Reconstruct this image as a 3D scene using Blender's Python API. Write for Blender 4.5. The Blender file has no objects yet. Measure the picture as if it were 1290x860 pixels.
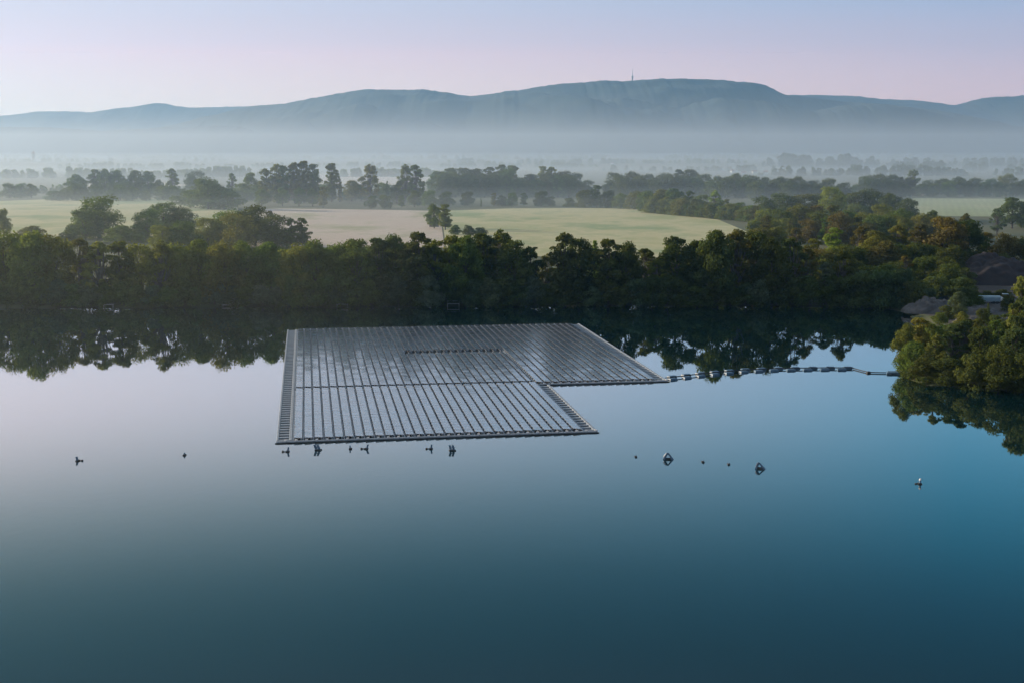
import bpy, math, random
import numpy as np
from mathutils import Vector, noise as mnoise

R = math.radians
sc = bpy.context.scene
col = sc.collection
rng = np.random.default_rng(7)
random.seed(11)

# ------------------------------------------------------------------ camera geometry
H = 50.0                       # drone height over the water
F = 1700.0                     # focal length in photo pixels (photo 1290 x 860)
HOR = 188.0                    # horizon row
PITCH = math.atan((430 - HOR) / F)
CP, SP = math.cos(PITCH), math.sin(PITCH)
LAND = 0.9

def ray(px, py):
    u, v = px - 645.0, py - 430.0
    return u, F * CP - v * SP, -(F * SP + v * CP)      # world x, y, z (unnormalised)

def at(px, py, z=0.0):
    a, b, c = ray(px, py)
    t = (z - H) / c
    return a * t, b * t

def top_z(py, D):
    a, b, c = ray(645, py)
    return H + D * c / b

def px_scale(D, z=10.0):        # photo pixels per metre at ground distance D
    return F / math.hypot(D, H - z)

# ------------------------------------------------------------------ helpers
def tag(o, label=None, cat=None, group=None, kind=None):
    if label: o['label'] = label
    if cat: o['category'] = cat
    if group: o['group'] = group
    if kind: o['kind'] = kind
    return o

def empty(name, loc, rz=0.0):
    o = bpy.data.objects.new(name, None); col.objects.link(o)
    o.location = loc; o.rotation_euler = (0, 0, rz); o.empty_display_size = 0.5
    return o

def mesh_np(name, verts, faces, mats=(), smooth=False, mat_idx=None):
    """verts (n,3) array, faces (m,k) array of constant size or a list of tuples."""
    me = bpy.data.meshes.new(name)
    if isinstance(faces, np.ndarray):
        v = np.ascontiguousarray(verts, np.float32)
        n, k = faces.shape
        me.vertices.add(len(v)); me.vertices.foreach_set('co', v.ravel())
        me.loops.add(n * k); me.loops.foreach_set('vertex_index', faces.astype(np.int32).ravel())
        me.polygons.add(n); me.polygons.foreach_set('loop_start', np.arange(0, n * k, k, dtype=np.int32))
        if mat_idx is not None: me.polygons.foreach_set('material_index', np.asarray(mat_idx, np.int32))
        if smooth: me.polygons.foreach_set('use_smooth', np.ones(n, bool))
        me.update(calc_edges=True); me.validate()
    else:
        me.from_pydata([tuple(p) for p in verts], [], faces)
        if smooth:
            for p in me.polygons: p.use_smooth = True
        me.update()
    for m in mats: me.materials.append(m)
    return me

def link(name, me, parent=None):
    o = bpy.data.objects.new(name, me); col.objects.link(o)
    if parent: o.parent = parent
    return o

BOXF = [(0,3,2,1),(4,5,6,7),(0,1,5,4),(1,2,6,5),(2,3,7,6),(3,0,4,7)]
class MB:
    def __init__(s): s.v = []; s.f = []
    def raw(s, vs, fs):
        n = len(s.v); s.v += [tuple(p) for p in vs]; s.f += [tuple(i + n for i in f) for f in fs]
    def hexa(s, bottom, top): s.raw(list(bottom) + list(top), BOXF)
    def box(s, c, d, rz=0.0, taper=0.0):
        x, y, z = d[0]/2, d[1]/2, d[2]/2; ca, sa = math.cos(rz), math.sin(rz)
        def P(a, b, e): return (c[0] + a*ca - b*sa, c[1] + a*sa + b*ca, c[2] + e)
        k = 1 - taper
        s.hexa([P(-x,-y,-z),P(x,-y,-z),P(x,y,-z),P(-x,y,-z)], [P(-x*k,-y*k,z),P(x*k,-y*k,z),P(x*k,y*k,z),P(-x*k,y*k,z)])
    def tube(s, a, b, r0, r1=None, n=6):
        r1 = r0 if r1 is None else r1
        a, b = Vector(a), Vector(b); d = (b - a).normalized()
        u = d.orthogonal().normalized(); w = d.cross(u)
        vs = []
        for p, r in ((a, r0), (b, r1)):
            for i in range(n):
                t = 2*math.pi*i/n; vs.append(p + u*(math.cos(t)*r) + w*(math.sin(t)*r))
        s.raw(vs, [(i, (i+1) % n, n + (i+1) % n, n + i) for i in range(n)] + [tuple(range(n-1,-1,-1)), tuple(range(n, 2*n))])
    def build(s, name, mat, parent=None, smooth=False):
        return link(name, mesh_np(name, s.v, s.f, [mat] if mat else [], smooth), parent)

# ------------------------------------------------------------------ materials
def mat(name):
    m = bpy.data.materials.new(name); m.use_nodes = True
    nt = m.node_tree; nt.nodes.clear()
    out = nt.nodes.new('ShaderNodeOutputMaterial')
    return m, nt, out
def N(nt, t, **kw):
    n = nt.nodes.new(t)
    for k, v in kw.items():
        if k.startswith('i_'): n.inputs[k[2:].replace('_', ' ')].default_value = v
        else: setattr(n, k, v)
    return n
def noise_node(nt, scale, detail=4.0, coord='Object', rough=0.6, sc3=None):
    tc = N(nt, 'ShaderNodeTexCoord')
    src = tc.outputs[coord]
    if sc3:
        mp = N(nt, 'ShaderNodeMapping'); mp.inputs['Scale'].default_value = sc3
        nt.links.new(src, mp.inputs['Vector']); src = mp.outputs[0]
    n = N(nt, 'ShaderNodeTexNoise'); n.inputs['Scale'].default_value = scale
    n.inputs['Detail'].default_value = detail; n.inputs['Roughness'].default_value = rough
    nt.links.new(src, n.inputs['Vector'])
    return n
def ramp(nt, src, stops):
    r = N(nt, 'ShaderNodeValToRGB'); e = r.color_ramp.elements
    e[0].position, e[0].color = stops[0][0], (*stops[0][1], 1)
    e[1].position, e[1].color = stops[-1][0], (*stops[-1][1], 1)
    for p, c in stops[1:-1]:
        x = e.new(p); x.color = (*c, 1)
    nt.links.new(src, r.inputs[0]); return r
def simple(name, c0, c1=None, scale=1.0, rough=0.7, metal=0.0, detail=4, bump=0.0, lo=.35, hi=.65):
    m, nt, out = mat(name)
    b = N(nt, 'ShaderNodeBsdfPrincipled'); b.inputs['Roughness'].default_value = rough; b.inputs['Metallic'].default_value = metal
    n = noise_node(nt, scale, detail)
    c1 = c1 or tuple(x * 0.7 for x in c0)
    r = ramp(nt, n.outputs['Fac'], [(lo, c0), (hi, c1)])
    nt.links.new(r.outputs[0], b.inputs['Base Color'])
    if bump:
        bp = N(nt, 'ShaderNodeBump'); bp.inputs['Strength'].default_value = bump
        nt.links.new(n.outputs['Fac'], bp.inputs['Height']); nt.links.new(bp.outputs[0], b.inputs['Normal'])
    nt.links.new(b.outputs[0], out.inputs['Surface'])
    return m

# foliage: colour comes from the crown object's own colour, broken up by noise
def foliage_mat():
    m, nt, out = mat('foliage')
    oi = N(nt, 'ShaderNodeObjectInfo')
    n = noise_node(nt, 0.35, 3)
    n2 = noise_node(nt, 2.3, 2)
    hs = N(nt, 'ShaderNodeHueSaturation')
    mr = N(nt, 'ShaderNodeMapRange'); mr.inputs['From Min'].default_value = .3; mr.inputs['From Max'].default_value = .7
    mr.inputs['To Min'].default_value = 0.6; mr.inputs['To Max'].default_value = 1.45
    nt.links.new(n.outputs['Fac'], mr.inputs['Value']); nt.links.new(mr.outputs[0], hs.inputs['Value'])
    mh = N(nt, 'ShaderNodeMapRange'); mh.inputs['From Min'].default_value = .3; mh.inputs['From Max'].default_value = .7
    mh.inputs['To Min'].default_value = 0.475; mh.inputs['To Max'].default_value = 0.52
    nt.links.new(n2.outputs['Fac'], mh.inputs['Value']); nt.links.new(mh.outputs[0], hs.inputs['Hue'])
    nt.links.new(oi.outputs['Color'], hs.inputs['Color'])
    d = N(nt, 'ShaderNodeBsdfDiffuse'); t = N(nt, 'ShaderNodeBsdfTranslucent'); mx = N(nt, 'ShaderNodeMixShader')
    mx.inputs[0].default_value = 0.48
    nt.links.new(hs.outputs[0], d.inputs['Color'])
    mu = N(nt, 'ShaderNodeMix', data_type='RGBA', blend_type='MULTIPLY'); mu.inputs[0].default_value = 1
    mu.inputs[7].default_value = (1.2, 1.2, .5, 1)
    nt.links.new(hs.outputs[0], mu.inputs[6]); nt.links.new(mu.outputs[2], t.inputs['Color'])
    nt.links.new(d.outputs[0], mx.inputs[1]); nt.links.new(t.outputs[0], mx.inputs[2])
    nt.links.new(mx.outputs[0], out.inputs['Surface'])
    return m
M_leaf = foliage_mat()
M_bark = simple('bark', (.12,.1,.08), (.06,.05,.04), 3, .9)
M_birch = simple('pale_bark', (.17,.155,.135), (.09,.08,.07), 3, .9)

def water_mat():
    m, nt, out = mat('lake_water')
    b = N(nt, 'ShaderNodeBsdfPrincipled')
    b.inputs['Base Color'].default_value = (0.001, 0.018, 0.022, 1)
    b.inputs['Roughness'].default_value = 0.02; b.inputs['IOR'].default_value = 1.333
    b.inputs['Coat Weight'].default_value = 1; b.inputs['Coat IOR'].default_value = 1.36; b.inputs['Coat Roughness'].default_value = .02; bpl = b
    n = noise_node(nt, 0.55, 3, sc3=(1, .6, 1)); n2 = noise_node(nt, 0.02, 2)
    bp = N(nt, 'ShaderNodeBump'); bp.inputs['Strength'].default_value = 0.05; bp.inputs['Distance'].default_value = 0.12
    mm = N(nt, 'ShaderNodeMath', operation='MULTIPLY')
    nt.links.new(n.outputs['Fac'], mm.inputs[0]); nt.links.new(n2.outputs['Fac'], mm.inputs[1])
    nt.links.new(mm.outputs[0], bp.inputs['Height']); nt.links.new(bp.outputs[0], b.inputs['Normal']); nt.links.new(bp.outputs[0], b.inputs['Coat Normal'])
    nt.links.new(b.outputs[0], out.inputs['Surface'])
    return m
M_water = water_mat()
M_ground = simple('rough_grass', (.055,.075,.025), (.10,.10,.045), .06, .95, detail=6)

def field_mat(name, a, b_, c, rot=0.3):
    m, nt, out = mat(name)
    b = N(nt, 'ShaderNodeBsdfPrincipled'); b.inputs['Roughness'].default_value = .95
    n = noise_node(nt, 0.012, 6, sc3=(1, .55, 1), rough=.65)
    r = ramp(nt, n.outputs['Fac'], [(.36, a), (.5, b_), (.62, c)])
    w = N(nt, 'ShaderNodeTexWave'); w.wave_type = 'BANDS'; w.inputs['Scale'].default_value = .055
    w.inputs['Distortion'].default_value = 3; w.inputs['Detail'].default_value = 3; w.inputs['Detail Scale'].default_value = .6
    tc = N(nt, 'ShaderNodeTexCoord'); mp = N(nt, 'ShaderNodeMapping'); mp.inputs['Rotation'].default_value = (0, 0, rot)
    nt.links.new(tc.outputs['Object'], mp.inputs[0]); nt.links.new(mp.outputs[0], w.inputs['Vector'])
    mr = N(nt, 'ShaderNodeMapRange'); mr.inputs['To Min'].default_value = .93; mr.inputs['To Max'].default_value = 1.05
    nt.links.new(w.outputs['Fac'], mr.inputs['Value'])
    mu = N(nt, 'ShaderNodeVectorMath', operation='SCALE')
    nt.links.new(r.outputs[0], mu.inputs[0]); nt.links.new(mr.outputs[0], mu.inputs['Scale'])
    nt.links.new(mu.outputs[0], b.inputs['Base Color']); nt.links.new(b.outputs[0], out.inputs['Surface'])
    return m
M_mown = field_mat('mown_field', (.44,.36,.29), (.50,.42,.34), (.32,.31,.18))
M_meadow = field_mat('meadow', (.31,.34,.15), (.47,.43,.23), (.25,.31,.14), .9)
M_green = field_mat('green_field', (.24,.29,.14), (.28,.32,.16), (.33,.34,.19))

M_hill = simple('forested_hill', (.018,.040,.045), (.035,.06,.055), .004, .95, detail=8)
M_float = simple('float_plastic', (.40,.43,.46), (.31,.34,.37), .8, .45)
M_perim = simple('perimeter_plastic', (.34,.37,.40), (.26,.29,.32), .8, .5)
M_pale = simple('pale_float', (.66,.64,.62), (.5,.5,.5), .8, .5)
M_gapdark = simple('gap_darkening', (.012,.016,.022), (.02,.026,.034), 2, .7)  # near-black colour for sheets added to deepen the gaps in the array
M_walk = simple('walkway_plastic', (.34,.40,.46), (.27,.32,.38), .8, .5)
M_alu = simple('aluminium', (.55,.56,.58), (.42,.43,.45), 2, .35, .6)
M_steel = simple('galvanised_steel', (.30,.34,.38), (.20,.23,.27), 1.5, .5, .4)
M_blue = simple('blue_grey_plastic', (.11,.19,.27), (.07,.13,.2), 1.5, .45)
M_black = simple('black_rubber', (.02,.02,.022), (.035,.035,.035), 2, .7)
M_white = simple('white_paint', (.78,.78,.76), (.62,.62,.6), 1, .5)
M_wood = simple('weathered_wood', (.22,.19,.15), (.12,.10,.08), 1.5, .8)
M_lightwood = simple('pale_wood', (.42,.40,.37), (.28,.26,.24), 1.5, .8)
M_glassdark = simple('dark_window', (.03,.04,.05), (.05,.06,.07), 1, .1)
M_roof = simple('roof_tiles', (.30,.12,.08), (.2,.09,.06), .5, .8)
M_gravel = simple('gravel', (.075,.072,.072), (.115,.11,.105), .7, .95, detail=10, bump=.6)
M_soil = simple('dark_soil', (.042,.034,.035), (.028,.024,.026), .35, .95, detail=10, bump=.6)
M_yard = simple('yard_dirt', (.06,.055,.05), (.04,.037,.035), .15, .95, detail=8, bump=.3)  # dirt tone lowered to stand in for tree shade on the yard
M_sheet = simple('pale_blue_sheet', (.20,.30,.35), (.15,.23,.28), .6, .4)

def panel_mat():
    m, nt, out = mat('solar_glass')
    b = N(nt, 'ShaderNodeBsdfPrincipled')
    n = noise_node(nt, .11, 3)
    r = ramp(nt, n.outputs['Fac'], [(.35, (.08,.11,.155)), (.65, (.13,.165,.215))])
    nt.links.new(r.outputs[0], b.inputs['Base Color'])
    b.inputs['Roughness'].default_value = .2; b.inputs['IOR'].default_value = 1.5
    n2 = noise_node(nt, .5, 3)
    mr = N(nt, 'ShaderNodeMapRange'); mr.inputs['To Min'].default_value = .16; mr.inputs['To Max'].default_value = .36
    nt.links.new(n2.outputs['Fac'], mr.inputs['Value']); nt.links.new(mr.outputs[0], b.inputs['Roughness'])
    b.inputs['Coat Weight'].default_value = .8; b.inputs['Coat Roughness'].default_value = .12
    nt.links.new(b.outputs[0], out.inputs['Surface'])
    return m
M_panel = panel_mat()

# ------------------------------------------------------------------ world, sun
SKY_WARM = [(0,(1.60,.84,.66)),(3,(1.30,.70,.58)),(6,(.40,.40,.46)),(9,(1.02,.80,.83)),(12,(.80,.68,.68)),(15,(.28,.31,.29)),(18,(.03,.09,.085)),(22,(.012,.04,.045)),(30,(.13,.145,.17)),(40,(.36,.36,.38))]
SKY_COOL = [(0,(.96,.60,.58)),(3,(.82,.53,.53)),(6,(.25,.32,.47)),(9,(.19,.40,.57)),(12,(.07,.31,.48)),(15,(.006,.17,.28)),(18,(.001,.07,.13)),(22,(.001,.022,.042)),(30,(.09,.11,.15)),(40,(.28,.30,.35))]
SUN_EL, SUN_AZ = 12.0, -70.0      # azimuth from +Y, negative is to the left
w = bpy.data.worlds.new('World'); sc.world = w; w.use_nodes = True
nt = w.node_tree; nt.nodes.clear()
wo = nt.nodes.new('ShaderNodeOutputWorld'); bg = nt.nodes.new('ShaderNodeBackground')
sky = nt.nodes.new('ShaderNodeTexSky'); sky.sky_type = 'NISHITA'; sky.sun_disc = False
sky.sun_elevation = R(SUN_EL); sky.sun_rotation = R(SUN_AZ); sky.altitude = 150
sky.air_density = 1.0; sky.dust_density = 1.5; sky.ozone_density = 2.5
sdir = Vector((math.sin(R(SUN_AZ))*math.cos(R(SUN_EL)), math.cos(R(SUN_AZ))*math.cos(R(SUN_EL)), math.sin(R(SUN_EL))))
# morning sky: warm lavender glow on the sun's side, clear blue away from it, unseen bands above shaped for water reflections and overhead fill
tc = N(nt, 'ShaderNodeTexCoord'); sep = N(nt, 'ShaderNodeSeparateXYZ'); nt.links.new(tc.outputs['Generated'], sep.inputs[0])
asn = N(nt, 'ShaderNodeMath', operation='ARCSINE'); nt.links.new(sep.outputs['Z'], asn.inputs[0])
em = N(nt, 'ShaderNodeMapRange'); em.inputs['From Min'].default_value = 0; em.inputs['From Max'].default_value = R(40)
nt.links.new(asn.outputs[0], em.inputs['Value'])
warm = ramp(nt, em.outputs[0], [(d/40, c) for d, c in SKY_WARM])
cool = ramp(nt, em.outputs[0], [(d/40, c) for d, c in SKY_COOL])
warm.color_ramp.interpolation = cool.color_ramp.interpolation = 'B_SPLINE'
dt = N(nt, 'ShaderNodeVectorMath', operation='DOT_PRODUCT'); nt.links.new(tc.outputs['Generated'], dt.inputs[0]); dt.inputs[1].default_value = (sdir.x, sdir.y, 0)
fm = N(nt, 'ShaderNodeMapRange'); fm.inputs['From Min'].default_value = .02; fm.inputs['From Max'].default_value = .66
nt.links.new(dt.outputs['Value'], fm.inputs['Value'])
mxs = N(nt, 'ShaderNodeMix', data_type='RGBA'); nt.links.new(fm.outputs[0], mxs.inputs[0]); nt.links.new(cool.outputs[0], mxs.inputs[6]); nt.links.new(warm.outputs[0], mxs.inputs[7])
scl = N(nt, 'ShaderNodeVectorMath', operation='SCALE'); scl.inputs['Scale'].default_value = 1/0.15; nt.links.new(mxs.outputs[2], scl.inputs[0])
mxn = N(nt, 'ShaderNodeMix', data_type='RGBA'); mxn.inputs[0].default_value = .07
nt.links.new(scl.outputs[0], mxn.inputs[6]); nt.links.new(sky.outputs[0], mxn.inputs[7]); nt.links.new(mxn.outputs[2], bg.inputs['Color'])
bg.inputs['Strength'].default_value = 0.15
nt.links.new(bg.outputs[0], wo.inputs['Surface'])

sl = bpy.data.lights.new('sun', 'SUN'); sl.energy = 5.0; sl.angle = R(0.6); sl.color = (1.0, .82, .62)
so = bpy.data.objects.new('sun', sl); col.objects.link(so)
sdir = Vector((math.sin(R(SUN_AZ))*math.cos(R(SUN_EL)), math.cos(R(SUN_AZ))*math.cos(R(SUN_EL)), math.sin(R(SUN_EL))))
so.rotation_euler = sdir.to_track_quat('Z', 'Y').to_euler(); so.location = sdir * 300

cam = bpy.data.cameras.new('camera'); co = bpy.data.objects.new('camera', cam); col.objects.link(co)
cam.sensor_width = 36; cam.lens = F / 1290 * 36; cam.clip_start = 1; cam.clip_end = 60000
co.location = (0, 0, H); co.rotation_euler = (math.pi/2 - PITCH, 0, 0)
sc.camera = co

# ------------------------------------------------------------------ lake outline and ground
def P(px, py): return at(px, py, 0)
lake = [(-900,-250), (-900,150), (-620,390), P(-260,392), P(-100,390), P(0,388), P(80,387), P(180,388), P(290,386), P(400,387), P(480,386),
        P(600,386), P(700,385), P(800,384), P(900,384), P(980,385), P(1050,386), P(1110,388), P(1134,393), P(1152,402),
        P(1166,411), P(1164,426), P(1150,445), P(1136,462), P(1133,471), P(1145,478), P(1170,483), P(1210,486), P(1250,490), P(1300,494),
        P(1380,500), (240,250), (420,60), (420,-250)]
LP = np.array(lake)
def lake_sd(X, Y):
    """signed distance to the lake outline, negative over water"""
    d = np.full(X.shape, 1e9); inside = np.zeros(X.shape, bool)
    n = len(LP)
    for i in range(n):
        a, b = LP[i], LP[(i+1) % n]; e = b - a
        t = np.clip(((X-a[0])*e[0] + (Y-a[1])*e[1]) / (e@e), 0, 1)
        d = np.minimum(d, np.hypot(X-a[0]-t*e[0], Y-a[1]-t*e[1]))
        c = ((a[1] > Y) != (b[1] > Y)) & (X < (b[0]-a[0])*(Y-a[1])/(b[1]-a[1]+1e-12)+a[0])
        inside ^= c
    return np.where(inside, -d, d)
def axis(lo, hi, step, far):
    a = list(np.arange(lo, hi+1e-6, step)); s = step; x = hi
    while x < far: s *= 1.35; x += s; a.append(x)
    s = step; x = lo; b = []
    while x > -far: s *= 1.35; x -= s; b.append(x)
    return np.array(b[::-1] + a)
gx, gy = axis(-240, 260, 3.0, 30000), axis(270, 490, 2.5, 30000)
X, Y = np.meshgrid(gx, gy)
wob = 1.6*np.sin(X*.21+1)*np.sin(X*.083) + 1.2*np.sin(X*.47+Y*.3) + 1.0*np.sin(Y*.35+X*.11)
sd = lake_sd(X, Y)
Z = np.clip((sd + wob*np.clip(1 - abs(sd)/12, 0, 1)) * .35, -5, LAND)
nv = np.stack([X.ravel(), Y.ravel(), Z.ravel()], 1)
ny, nx = X.shape; ii = np.arange(nx*ny).reshape(ny, nx)
fc = np.stack([ii[:-1,:-1].ravel(), ii[:-1,1:].ravel(), ii[1:,1:].ravel(), ii[1:,:-1].ravel()], 1)
tag(link('ground', mesh_np('ground', nv, fc, [M_ground], True)), 'rough grassy plain around the lake', 'ground', kind='structure')
wv = [(-960,-300,0),(460,-300,0),(460,500,0),(-960,500,0)]
tag(link('water', mesh_np('water', wv, [(0,1,2,3)], [M_water])), 'calm blue lake surface mirroring sky and trees', 'lake', kind='structure')

def sheet(name, pts, m, label, cat, z=LAND+.05):
    pts = [at(a, b, z) if max(abs(a), abs(b)) < 5000 else (a, b) for a, b in pts]
    o = link(name, mesh_np(name, [(x, y, z) for x, y in pts], [tuple(range(len(pts)))][::1], [m]))
    return tag(o, label, cat, kind='structure')
sheet('mown_field', [(270,312),(300,300),(310,280),(330,263.5),(352,263),(470,264.5),(548,266),(556,283),(560,312)], M_mown, 'pale pinkish mown field behind the shoreline trees', 'field')
sheet('meadow', [(562,312),(558,283),(550,266),(640,263),(790,262),(905,277),(960,300),(980,325),(700,325)], M_meadow, 'sunlit yellow green meadow right of the mown field', 'field')
sheet('misty_field', [(-60,300),(-60,256),(120,249),(240,250),(300,262),(300,290),(160,300)], M_meadow, 'misty pale field at the left', 'field')
sheet('green_field', [(1140,272),(1150,250),(1300,251),(1420,256),(1420,275),(1240,273)], M_green, 'misty green field at the right beyond the wood', 'field')
sheet('far_field', [(100,236),(90,230),(190,229),(240,234)], M_mown, 'thin pale field strip far at the left', 'field')
sheet('distant_field', [(395,232),(400,219),(560,219),(540,234)], M_mown, 'pale misty field strip beyond the poplars', 'field')
sheet('yard', [(1150,392),(1150,372),(1215,352),(1330,352),(1420,380),(1420,440),(1280,430),(1200,410),(1180,400)], M_yard, 'dirt yard beside the inlet', 'yard')
exec_after = []

# ------------------------------------------------------------------ hills
def hills(name, D, depth, prof, label, seed, extra=0.0):
    """a long range whose crest follows the skyline; real spurs and valleys run down from it"""
    px = np.array([p[0] for p in prof], float); py = np.array([p[1] for p in prof], float)
    nxs, nys = 900, 64
    xs = np.linspace(px[0], px[-1], nxs); ys = np.interp(xs, px, py)
    k = np.ones(7)/7; ys = np.convolve(np.pad(ys, 3, 'edge'), k, 'valid')
    wx = (xs - 645) / F * D
    crest = np.array([top_z(y, D) + 7*mnoise.fractal(Vector((x*.008, seed, 7)), 1, 2, 5) + 4*mnoise.noise(Vector((x*.03, seed, 9))) for x, y in zip(wx, ys)])
    V = []
    for j in range(nys):
        t = j/(nys-1)                # 0 foot in front, 0.62 crest, 1 back foot
        if t < .62: s = (t/.62); f = s*s*(3-2*s)*.75 + .25*s
        else: s = (1-t)/.38; f = s*s*(3-2*s)
        for i in range(nxs):
            x = wx[i]; y = D + (t-.62)*depth
            n = mnoise.fractal(Vector((x*.0008+seed, y*.0009, seed)), 1.0, 2.1, 4)
            sp = (n*.42)*f*(1-f)*2.6 + mnoise.fractal(Vector((x*.006, y*.006, seed)), 1, 2, 3)*.012
            y2 = y + 500*mnoise.noise(Vector((x*.0006, seed, 3)))*(1-abs(t-.62))
            V.append((x, y2 - 0, max(-8, crest[i]*min(1.0 + .006*n, f + sp)) if j not in (0, nys-1) else -8))
    V = np.array(V); ii = np.arange(nxs*nys).reshape(nys, nxs)
    f = np.stack([ii[:-1,:-1].ravel(), ii[:-1,1:].ravel(), ii[1:,1:].ravel(), ii[1:,:-1].ravel()], 1)
    tag(link(name, mesh_np(name, V, f, [M_hill], True)), label, 'hills', kind='structure')
hills('mountain_range', 10500, 4200, [(60,186),(150,172),(240,155),(330,133),(362,131),(400,124),(465,113.5),(545,114),(570,118),(595,122),(640,115.5),(700,107),(740,104.5),(795,104),(830,101),(900,101.5),(945,104.5),(965,112),(985,118),(1040,124),(1100,130),(1150,137),(1205,148),(1260,160),(1340,172),(1500,186)], 'long blue forested mountain range filling the horizon', 3.1)
hills('distant_hills', 14000, 3600, [(850,160),(950,130),(985,120),(1060,120.5),(1100,126),(1150,127),(1200,132),(1210,130),(1240,122),(1290,119),(1360,118),(1500,135),(1700,160)], 'paler blue hills behind the right end of the range', 8.4)
hills('pale_hills', 14500, 3600, [(-420,170),(-250,150),(-60,149),(0,146),(60,140.5),(130,142),(185,135),(207,129.5),(245,136),(330,134),(400,140),(520,160)], 'faint lavender hills at the left horizon', 12.7)
hills('mountain_spurs', 9400, 1700, [(260,186),(330,160),(400,146),(455,130),(500,136),(560,146),(620,138),(680,126),(730,132),(780,122),(850,134),(900,124),(960,130),(1010,142),(1060,133),(1110,131),(1160,139),(1230,156),(1300,166),(1400,172),(1500,186)], 'darker forested spurs in front of the main range', 33.3)
hills('foothills', 9000, 1800, [(-420,186),(-200,172),(0,160),(60,160),(120,165),(200,160),(290,158),(360,168),(520,180),(700,187)], 'low hazy foothills at the left below the range', 21.2)

# ------------------------------------------------------------------ trees: prototypes
def leaf_cloud(centers, radii, n, size, squash=0.8, jitter=.35, droop=0.0):
    centers = np.asarray(centers, float); radii = np.asarray(radii, float)
    pr = radii**2; pr /= pr.sum()
    idx = rng.choice(len(centers), n, p=pr)
    d = rng.normal(size=(n,3)); d /= np.linalg.norm(d, axis=1, keepdims=True)
    d[:,2] = np.where((d[:,2] < -.2) & (rng.random(n) < .5), -d[:,2], d[:,2])
    rad = radii[idx] * (1 - jitter*rng.random(n)**1.6) * (1 + .18*np.sin(d[:,0]*7+idx)*np.sin(d[:,1]*6+idx*2))
    p = centers[idx] + d*rad[:,None]*np.array([1,1,squash])
    if droop: p[:,2] -= droop*rng.random(n)
    nrm = d + rng.normal(size=(n,3))*.5; nrm /= np.linalg.norm(nrm, axis=1, keepdims=True)
    a = np.cross(nrm, rng.normal(size=(n,3))); a /= np.linalg.norm(a, axis=1, keepdims=True)
    b = np.cross(nrm, a)
    s = size*(.55 + .9*rng.random(n))[:,None]
    q = np.stack([p - a*s, p - b*s*.6, p + a*s*(.9), p + b*s*.6], 1)
    return q.reshape(-1,3)
def crown_mesh(name, q):
    f = np.arange(len(q)).reshape(-1,4)
    return mesh_np(name, q, f, [M_leaf])
def limb(mb, a, b, r0, r1, n=6, bend=.3, seg=3):
    a, b = Vector(a), Vector(b); prev = a
    off = Vector((random.uniform(-1,1), random.uniform(-1,1), 0))*bend
    for i in range(1, seg+1):
        t = i/seg; p = a.lerp(b, t) + off*math.sin(t*math.pi)
        mb.tube(prev, p, r0+(r1-r0)*(i-1)/seg, r0+(r1-r0)*t, n); prev = p

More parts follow.
